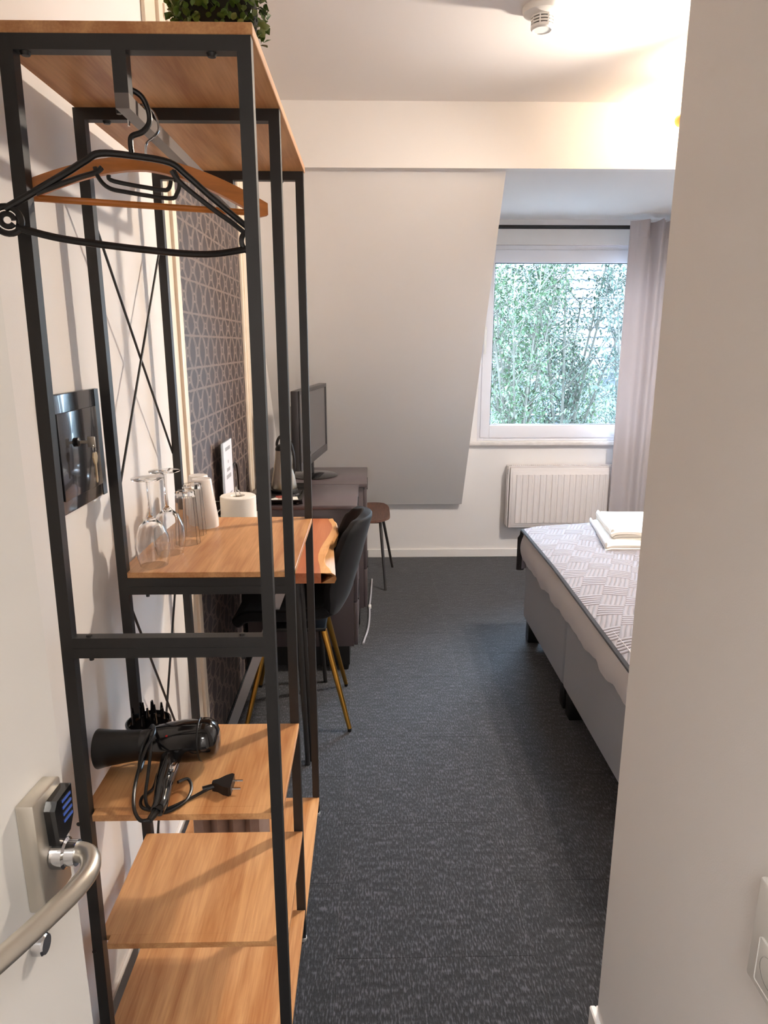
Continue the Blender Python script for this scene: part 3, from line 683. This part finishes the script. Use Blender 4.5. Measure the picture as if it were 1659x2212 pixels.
part('base', MB().lathe([(0, 0), (.062, 0), (.064, .005), (.064, .014), (.060, .018), (0, .018)], kc, 40), M_blackp, kt)
part('lid', MB().lathe([(.0355, .20), (.0355, .208), (.03, .222), (.015, .228), (0, .229)], kc, 32), M_blackp, kt)
part('handle', MB().tube(bez([(-.437, 3.22, 1.028), (-.440, 3.22, 1.05), (-.428, 3.22, 1.078), (-.405, 3.22, 1.086), (-.388, 3.22, 1.075), (-.372, 3.22, 1.04), (-.362, 3.22, .98), (-.362, 3.22, .93), (-.368, 3.22, .90)], 6), .0065, 10), M_blackp, kt)
for k, (x, y, a, c, lab) in enumerate(((-.478, 3.05, 20, (232, 200, 110), 'yellow tea sachet at the left of the black tray'), (-.440, 3.04, -35, (225, 222, 214), 'white sugar sachet lying on the black tray'), (-.415, 3.085, 15, (150, 70, 60), 'dark red tea sachet near the kettle base'), (-.385, 3.04, 60, (205, 190, 170), 'beige coffee sachet in the middle of the black tray'), (-.350, 3.06, 10, (236, 232, 224), 'large white sachet at the right of the black tray'))):
    s_ = thing('sachet', lab, 'sachet', (x, y, .8185), R(a), 'sachets on the tray')
    mm = mat('sachet_paper_%d' % k, c, .5)
    part('packet', MB().grid(lambda u, v: ((u-.5)*.036, (v-.5)*.055, .0015+.004*math.sin(math.pi*u)*math.sin(math.pi*v)), 6, 6, .0012), mm, s_, local=True)
    part('seal', MB().box(-.018, .018, .0275, .032, .0012, .0024).box(-.018, .018, -.032, -.0275, .0012, .0024), mm, s_, local=True)
gl = thing('glass_dish', 'low clear glass dish on the tray in front of the kettle', 'dish', (-.345, 3.145, .8185))
part('bowl', MB().lathe([(0, 0), (.022, 0), (.028, .02), (.0265, .02), (.021, .003), (0, .003)], (0, 0, 0), 24), M_glass, gl, local=True)
# television
tv = thing('television', 'flat grey-black television on a round stand, seen edge-on', 'television', (-.318, 3.67, .812), R(-6.6))
part('casing', MB().box(-.022, .018, -.36, .36, .085, .475, .006), M_tv, tv, local=True)
part('screen', MB().box(.0182, .0195, -.335, .335, .125, .455), M_screen, tv, local=True)
part('bezel', MB().box(.018, .024, -.36, .36, .455, .475, .002).box(.018, .024, -.36, .36, .085, .125, .002).box(.018, .024, -.36, -.337, .12, .46, .002).box(.018, .024, .337, .36, .12, .46, .002), M_tv, tv, local=True)
part('back_bulge', MB().box(-.06, -.022, -.22, .22, .13, .40, .015), M_blackp, tv, local=True)
part('neck', MB().tube([(-.01, 0, .01), (-.01, 0, .10)], .022, 16, flat=(1, 1.6)), M_blackp, tv, local=True)
part('stand', MB().lathe([(0, 0), (.125, 0), (.13, .004), (.12, .010), (.03, .018), (0, .018)], (.01, 0, .0), 36), M_blackg, tv, local=True)

# ================================================================ chairs
ch = thing('shell_chair', 'black velvet shell chair with gold legs pulled up to the desk', 'chair', (-.30, 2.63, 0))
CHX = -.275
prof = [(-.235, .440), (-.20, .462), (-.10, .458), (.0, .448), (.09, .448), (.155, .475), (.195, .54), (.225, .64), (.252, .74), (.274, .82), (.285, .862)]
wid = [.185, .20, .215, .22, .222, .224, .222, .216, .204, .18, .13]
lift = [.0, .01, .02, .03, .042, .046, .048, .048, .046, .04, .03]
def shell(u, v):
    f = u*(len(prof)-1); i = min(int(f), len(prof)-2); t = f-i
    a, b = Vector(prof[i]), Vector(prof[i+1]); d, z = a.lerp(b, t); w_ = wid[i]+(wid[i+1]-wid[i])*t; k = lift[i]+(lift[i+1]-lift[i])*t
    s_ = (v-.5)*2; e = abs(s_)**2.4
    back = min(max((u-.42)/.25, 0), 1)
    return (CHX+d-e*k*2.0*back, 2.63+s_*w_, z+e*k*1.3*(1-back))
sh = MB().grid(shell, 30, 14, .045)
so = part('shell', sh, M_velvet, ch)
md = so.modifiers.new('soft', 'SUBSURF'); md.levels = 1; md.render_levels = 1
for v_ in (.36, .64):
    part('stitch_channel', MB().tube([Vector(shell(u/20, v_))+Vector((-.003, 0, .003)) for u in range(9, 20)], .003, 6), M_velvet, ch)
part('leg_mount', MB().box(-.42, -.18, 2.53, 2.73, .395, .412, .005), M_blackp, ch)
for (tx, tyy, bx_, by_) in ((-.19, 2.545, -.088, 2.456), (-.19, 2.715, -.115, 2.83), (-.41, 2.545, -.50, 2.44), (-.41, 2.715, -.50, 2.83)):
    part('leg', MB().tube([(tx, tyy, .40), (bx_, by_, .012)], [.0135, .0085], 14), M_gold, ch)
    part('glide', MB().lathe([(0, 0), (.008, 0), (.0088, .012), (0, .012)], (bx_, by_, 0), 12), M_blackp, ch)

s2 = thing('stool', 'stool with dark brown wooden seat and thin metal legs beyond the chests', 'stool', (-.08, 4.27, 0))
def seatf(u, v):
    a = (u-.5)*2; b = (v-.5)*2
    k = 1-.10*(abs(a)**4+abs(b)**4)*.9
    return (-.082+a*.205*(1-.16*abs(b)**5), 4.27+b*.235*(1-.16*abs(a)**5), .448+.012*b*b*(1 if b > 0 else .2)-.006*(1-a*a))
part('seat', MB().grid(seatf, 14, 14, .014), M_brown, s2)
for (tx, tyy, bx_, by_) in ((.06, 4.13, .092, 4.07), (.07, 4.42, .150, 4.53), (-.22, 4.13, -.26, 4.07), (-.22, 4.42, -.30, 4.53)):
    part('leg', MB().tube([(tx, tyy, .437), (bx_, by_, 0)], [.0105, .008], 12), M_leg, s2)
part('under_frame', MB().tube([(.06, 4.13, .428), (.07, 4.42, .428), (-.22, 4.42, .428), (-.22, 4.13, .428)], .008, 8, closed=True), M_leg, s2)
sr = thing('floor_cable', 'pale grey cable lying on the carpet along the dark chests', 'cable', (-.03, 3.8, 0))
part('cable_run', MB().tube(bez([(.006, 4.267, .006), (.0, 4.02, .006), (-.008, 3.82, .006), (-.009, 3.74, .006), (-.010, 3.6, .006), (-.018, 3.45, .006), (-.034, 3.33, .006), (-.042, 3.27, .006)], 4), .0055, 8), mat('pale_grey_cable', (176, 174, 182), .4), sr)
part('connector', MB().box(-.016, .001, 3.76, 3.80, .0, .014, .003), M_white, sr)

# ================================================================ bed
BX0, BX1, BY0, BY1 = .795, 2.80, 1.84, 3.345
bed = thing('bed', 'grey boxspring double bed with pale sheet at the right', 'bed', (1.8, 2.6, 0))
for y0, y1 in ((BY0, 2.592), (2.596, BY1)):
    part('base_box', MB().box(BX0, BX1, y0, y1, .115, .435, .018, 3), M_bedbox, bed)
for x in (BX0+.045, 1.8, BX1-.06):
    for y in (BY0+.05, 2.545, 2.64, BY1-.045):
        part('leg', MB().box(x-.03, x+.03, y-.03, y+.03, 0, .118, .004), M_blackp, bed)
def matt(u, v):
    # rounded mattress skirt running round left and far side, v from bottom to top
    return None
mt = MB()
def mside(u, v):
    y = BY0-.005+(BY1-BY0+.012)*u
    ph = .003*math.sin(u*31)+.003*math.sin(u*57+1)+.002*math.sin(u*117)
    z = .425+ph*(1-v)*1.2+(.585-.425-ph*(1-v))*v
    bulge = .020*math.sin(math.pi*min(v*1.0, 1))+.004*math.sin(u*44+v*3)*(1-v)
    return (BX0+.005-bulge-.012*(1-v), y, z)
mt.grid(mside, 90, 10, .006)
part('sheet_skirt', mt, M_sheet, bed)
part('mattress', MB().box(BX0+.012, BX1, BY0, BY1, .437, .580, .04, 4), M_sheet, bed)
# quilted bedspread lying over the mattress and down its far side
bs = thing('bedspread', 'grey quilted bedspread with dark binding lying over the bed', 'bedspread', (1.8, 2.6, .59))
def qz(x, y):
    dxe = x-.775; crown = .026*(1-math.exp(-max(dxe, 0)/.10)); sag = -.03*max(0, min(1, (2.7-y)/.9))*math.exp(-max(dxe, 0)/.05)
    und = .004*math.sin(x*9+y*7)+.003*math.sin(x*17-y*13)
    return .597+crown+sag+und*min(1, max(dxe, 0)/.1)
QX0 = .772
def qf(u, v):
    x = QX0+(BX1-.01-QX0)*u**1.35
    L = 1.515+.20; s_ = v*L
    if s_ < .20:
        # overhang on the far side
        k = s_/.20; y = BY1+.022+.006*math.sin(x*20)*(1-k); z = qz(x, BY1)-.022-.20*(1-k)
        if k > .85: y -= .02*((k-.85)/.15)**2
        return (x+.004, y, z)
    y = BY1-.002-(s_-.20)
    return (x, y, qz(x, y))
part('quilt', MB().grid(qf, 60, 80, .010), M_quilt, bs)
part('binding', MB().tube([Vector(qf(0, k/80))+Vector((-.003, 0, -.007)) for k in range(0, 81)], [.016 if k < 9 else .0095 for k in range(81)], 8, flat=(1.25, .7)), M_quilt_edge, bs, 'dark grey fuzzy edge binding')
# two folded towels
def towel(label, x0, x1, y0, y1, z0, nl, lh, rz):
    t = thing('folded_towel', label, 'towel', ((x0+x1)/2, (y0+y1)/2, z0), rz, 'white towels on the bed')
    hx, hy = (x1-x0)/2, (y1-y0)/2
    for k in range(nl):
        o = .006*math.sin(k*2.1)
        def f(u, v, k=k, o=o):
            a = (u-.5)*2; b = (v-.5)*2
            return (a*hx+o, b*(hy-.008*(k % 2)), lh*(k+1)-.003-.010*abs(a)**10-.008*abs(b)**12+.002*math.sin(a*4+b*5+k))
        mb = MB().grid(f, 14, 18, lh*.86)
        part('fold_layer', mb, M_towel, t, local=True)
    part('folded_edge', MB().tube([(-hx+.004, -hy+.012+2*(hy-.012)*k/12, lh*nl/2) for k in range(13)], lh*nl/2*.92, 12, flat=(1, .45)), M_towel, t, local=True)
    return t
towel('larger white folded towel lying directly on the quilt', 1.075, 1.42, 2.86, 3.34, .624, 2, .013, R(-9))
towel('smaller white folded towel on top of the larger towel', 1.115, 1.43, 2.93, 3.33, .6515, 3, .014, R(-8))

# ================================================================ radiator
rd_ = thing('radiator', 'white ribbed panel radiator under the window', 'radiator', (1.42, 4.70, .24))
RX0, RX1, RZ0, RZ1 = .960, 1.93, .243, .672
RYF = 4.668
part('front_panel', MB().box(RX0+.012, RX1-.012, RYF, RYF+.012, RZ0, RZ1, .005), M_rad, rd_)
part('recess', MB().box(RX0+.028, RX1-.028, RYF-.003, RYF+.001, RZ0+.016, RZ1-.022, .002), M_rad, rd_)
nr = 21; pw = (RX1-RX0-.10)/nr
for k in range(nr):
    x = RX0+.05+pw*k
    part('rib', MB().prism([(x+.003, RYF-.002), (x+.009, RYF-.0085), (x+pw-.009, RYF-.0085), (x+pw-.003, RYF-.002)], RZ0+.035, RZ1-.048), M_rad, rd_)
part('side_panel', MB().box(RX0, RX0+.006, RYF+.004, 4.752, RZ0+.006, RZ1+.004, .002), M_rad, rd_)
part('side_panel', MB().box(RX1-.006, RX1, RYF+.004, 4.752, RZ0+.006, RZ1+.004, .002), M_rad, rd_)
part('rear_panel', MB().box(RX0+.012, RX1-.012, 4.738, 4.748, RZ0, RZ1), M_rad, rd_)
tg = MB().box(RX0, RX1, RYF+.006, RYF+.016, RZ1+.002, RZ1+.010).box(RX0, RX1, 4.738, 4.752, RZ1+.002, RZ1+.010)
n = 64
for k in range(n): tg.box(RX0+.03+k*(RX1-RX0-.06)/n, RX0+.03+k*(RX1-RX0-.06)/n+.0085, RYF+.016, 4.738, RZ1+.004, RZ1+.009)
tgo = part('top_grille', tg, M_rad, rd_)
part('side_slot', MB().box(RX0-.0006, RX0, 4.69, 4.70, RZ1-.05, RZ1-.012), M_blackp, rd_)
part('bracket', MB().box(1.1, 1.13, 4.748, 4.77, .3, .6).box(1.75, 1.78, 4.748, 4.77, .3, .6), M_rad, rd_)

# ================================================================ curtain and rod
solo('curtain_rod', MB().tube([(.66, 4.66, 2.232), (2.34, 4.66, 2.232)], .012, 12), M_blackp, 'black curtain rod across the top of the window', 'curtain rod')
cu = thing('curtain', 'grey taupe curtain gathered at the right of the window', 'curtain', (1.86, 4.60, 0))
def curt(u, v):
    x0, x1 = 1.645+.015*(1-v), 2.16
    z = .03+(2.262-.03)*v
    top = max(0, (v-.80)/.20)
    flat = min(1, max(0, (u-.10)/.12))
    ph = 2*math.pi*(4.6*u+.10*math.sin(u*17)+.08*math.sin(u*5+v*2))
    amp = (.024+.016*top)*(.25+.75*flat)
    sh_ = math.sin(ph); sh_ = math.copysign(abs(sh_)**(.9-.35*top), sh_)
    y = 4.600+amp*sh_+.010*math.sin(ph*.5+1)*(1-v)
    if v > .95: y += .010*math.sin(2.7*ph)*flat*(v-.95)/.05
    xx = x0+(x1-x0)*u+.005*math.sin(ph*2+.6)*top
    return (xx, y, z+.006*math.sin(ph*1.3)*max(0, (v-.95)/.05)*flat)
part('cloth', MB().grid(curt, 150, 50, .0025), M_curt, cu)
part('hem', MB().tube([Vector(curt(k/150, .20))+Vector((0, -.002, 0)) for k in range(151)], .0016, 6), M_curt, cu)
part('heading_tape', MB().tube([Vector(curt(k/150, .955))+Vector((0, -.002, 0)) for k in range(151)], .0018, 6), M_curt, cu)

# ================================================================ smoke detector and ceiling lamp
sd = thing('smoke_detector', 'white round smoke detector on the ceiling', 'smoke detector', (.572, 2.56, ZC))
FL = Matrix.Rotation(R(180), 3, 'X'); sc_ = (.572, 2.56, ZC)
part('base', MB().lathe([(0, 0), (.066, 0), (.066, .010), (.062, .018), (.036, .026), (0, .026)], sc_, 40, FL), M_white, sd)
part('vent_core', MB().lathe([(0, .024), (.031, .024), (.031, .058), (0, .058)], sc_, 32, FL), M_blackp, sd)
for k in range(4):
    part('vent_ring', MB().lathe([(.0315, .026+.009*k), (.0365, .026+.009*k), (.0365, .031+.009*k), (.0315, .031+.009*k), (.0315, .026+.009*k)], sc_, 36, FL), M_white, sd)
for k in range(8):
    a = k*math.pi/4+.35
    part('vent_rib', MB().bar((sc_[0]+.0345*math.cos(a), sc_[1]+.0345*math.sin(a), ZC-.024), (sc_[0]+.0345*math.cos(a), sc_[1]+.0345*math.sin(a), ZC-.060), .004, .004), M_white, sd)
part('cover', MB().lathe([(0, .058), (.0365, .058), (.036, .062), (.031, .066), (.030, .064), (0, .064)], sc_, 36, FL), M_white, sd)

lp = thing('ceiling_lamp', 'brass ceiling spot lamp glowing behind the passage wall corner', 'lamp', (1.46, 3.02, ZC))
M_brass = mat('brass', (190, 140, 70), .3, metal=1)
part('ceiling_bar', MB().box(1.43, 1.49, 2.70, 3.34, ZC-.025, ZC, .006), M_brass, lp)
def spot(c, d, energy, col=(1, .80, .58), cone=None):
    c = Vector(c); d = Vector(d).normalized()
    q = d.to_track_quat('Z', 'Y').to_matrix()
    part('arm', MB().tube([(1.46, c.y, ZC-.02), (1.46, c.y, c.z), tuple(c-d*.03)], .005, 10), M_brass, lp)
    o = part('spot_head', MB().lathe([(0, -.04), (.022, -.04), (.026, -.03), (.026, .03), (.024, .03), (.024, -.028), (0, -.028)], c, 24, q), M_brass, lp)
    bo = part('bulb', MB().lathe([(0, -.015), (.014, -.012), (.020, .01), (.022, .030), (.016, .046), (0, .052)], c, 20, q), M_bulb, lp)
    ld = bpy.data.lights.new('bulb_light', 'SPOT' if cone else 'POINT'); ld.energy = energy*LAMP_W; ld.color = col; ld.shadow_soft_size = .04
    if cone: ld.spot_size = R(cone); ld.spot_blend = .9
    lo = bpy.data.objects.new('bulb_light', ld); COL.objects.link(lo); lo.parent = lp; lo.location = c+d*.078-lp.location
    if cone: lo.rotation_euler = (-d).to_track_quat('Z', 'Y').to_euler()
spot((1.385, 3.31, 2.465), (-.15, 1, .05), 1.9)
spot((1.37, 2.93, 2.43), (-.35, -.1, .9), 5.5)
spot((1.38, 2.74, 2.40), (-.85, -.30, -.42), 56, (1, .88, .75), 150)
spot((1.52, 2.84, 2.40), (.15, .1, -1), 66, (1, .93, .86), 168)

# ================================================================ outside the window
M_roof = mat('pale_roof_tile', (50, 54, 60), .6, var=.1, vscale=8)
M_house = mat('house_render', (60, 66, 70), .8)
hs = thing('neighbour_house', 'house with pale pantiled roof seen through the trees outside', 'house', (4.6, 17, -3.5))
part('wall', MB().box(1.0, 9.0, 17.2, 21, -3.5, 1.0), M_house, hs)
part('roof', MB().prism([(16.7, .85), (16.7, .95), (19.6, 5.1), (19.7, 5.0)], .8, 9.2, 'x'), M_house, hs)
n_t = Vector((0, -4.15, 2.9)).normalized(); d_t = Vector((0, 2.9, 4.15)).normalized()
def tile_mb():
    def f(u, v):
        return Vector((-.13+.26*u, 0, 0))+d_t*(-.02+.31*v)+n_t*(.02+.045*abs(math.sin(math.pi*u))+.03*(1-v))
    return MB().grid(f, 6, 1, .018)
tm = tile_mb().mesh('roof_tile', M_roof)
for r_ in range(11):
    for c_ in range(17):
        o = bpy.data.objects.new('roof_tile', tm); COL.objects.link(o); o.parent = hs
        o.location = Vector((2.35+.25*c_, 16.7, .95))+d_t*(.29*r_)-hs.location
wf = part('window', MB().box(3.85, 4.9, 17.12, 17.2, -.2, .70).box(3.8, 4.95, 17.05, 17.2, .70, .78), M_pvc, hs)
part('pane', MB().box(3.92, 4.83, 17.10, 17.12, -.15, .64), mat('dark_pane', (70, 84, 96), .1), wf)
struct('floor_garden', MB().box(-8, 16, 5.2, 40, -3.6, -3.5), mat('garden_paving', (74, 78, 80), .95, var=.3, vscale=3))
M_bark = mat('grey_bark', (52, 50, 42), .9, var=.2, vscale=10)
M_fol = [mat('tree_leaf_%d' % k, c, .6, var=.2, vscale=3) for k, c in enumerate(((35, 55, 28), (24, 40, 24), (48, 68, 33), (30, 49, 38)))]
def tree(x, y, h, n_st, nleaf, fm, label, spread=.9, seed=0):
    rng = random.Random(seed)
    t = thing('garden_tree', label, 'tree', (x, y, -3.5), 0, 'garden trees outside the window')
    stems = MB(); tips = []
    stems.tube([(x, y, -3.5), (x, y, -2.7)], [.10, .08], 8)
    for k in range(n_st):
        a = rng.uniform(0, 6.28); sp = spread*rng.uniform(.35, 1); hh = h*rng.uniform(.75, 1)
        P0 = Vector((x, y, -2.8)); P3 = Vector((x+sp*math.cos(a), y+sp*math.sin(a)*.6, -3.5+hh))
        mid = P0.lerp(P3, .45)+Vector((-.25*sp*math.cos(a), 0, .3))
        c = bez([P0, mid, P3], 6)
        stems.tube(c, [.040-.032*i/(len(c)-1) for i in range(len(c))], 6)
        for i in range(5, len(c)):
            for b in range(3):
                bp = c[i]; be = bp+Vector((rng.uniform(-.45, .45), rng.uniform(-.4, .4), rng.uniform(.15, .6)))
                stems.tube([bp, be], [.010, .004], 5); tips.append((bp, be))
        tips.append((c[-2], c[-1]))
    part('trunk_and_branches', stems, M_bark, t)
    lf = MB()
    for k in range(nleaf):
        a, b = rng.choice(tips); p = a.lerp(b, rng.uniform(.2, 1.1))+Vector((rng.gauss(0, .09), rng.gauss(0, .09), rng.gauss(0, .08)))
        L = rng.uniform(.05, .10); q = Matrix.Rotation(rng.uniform(0, 6.28), 3, 'Z') @ Matrix.Rotation(rng.uniform(-1.2, .6), 3, 'X')
        vs = [lf.bm.verts.new(p+q @ Vector(v_)) for v_ in ((0, 0, 0), (L*.24, L*.5, .006), (0, L, -.01), (-L*.24, L*.5, .006))]
        lf.bm.faces.new(vs)
    o = part('foliage', lf, fm, t); o['kind'] = 'stuff'
tree(2.05, 9.6, 7.2, 9, 5200, M_fol[0], 'light green slender tree at the left of the window view', .8, 1)
tree(2.95, 10.6, 7.4, 10, 5600, M_fol[1], 'darker many-stemmed tree in the middle of the window view', 1.0, 2)
tree(3.75, 9.9, 6.6, 8, 4200, M_fol[3], 'bluish green tree beside the curtain in the window view', .8, 3)
tree(2.6, 12.6, 6.2, 8, 4200, M_fol[2], 'bright green tree farther back behind the left one', 1.0, 4)
tree(4.1, 13.0, 5.2, 8, 3800, M_fol[2], 'bright green low tree in front of the neighbouring house', 1.1, 5)
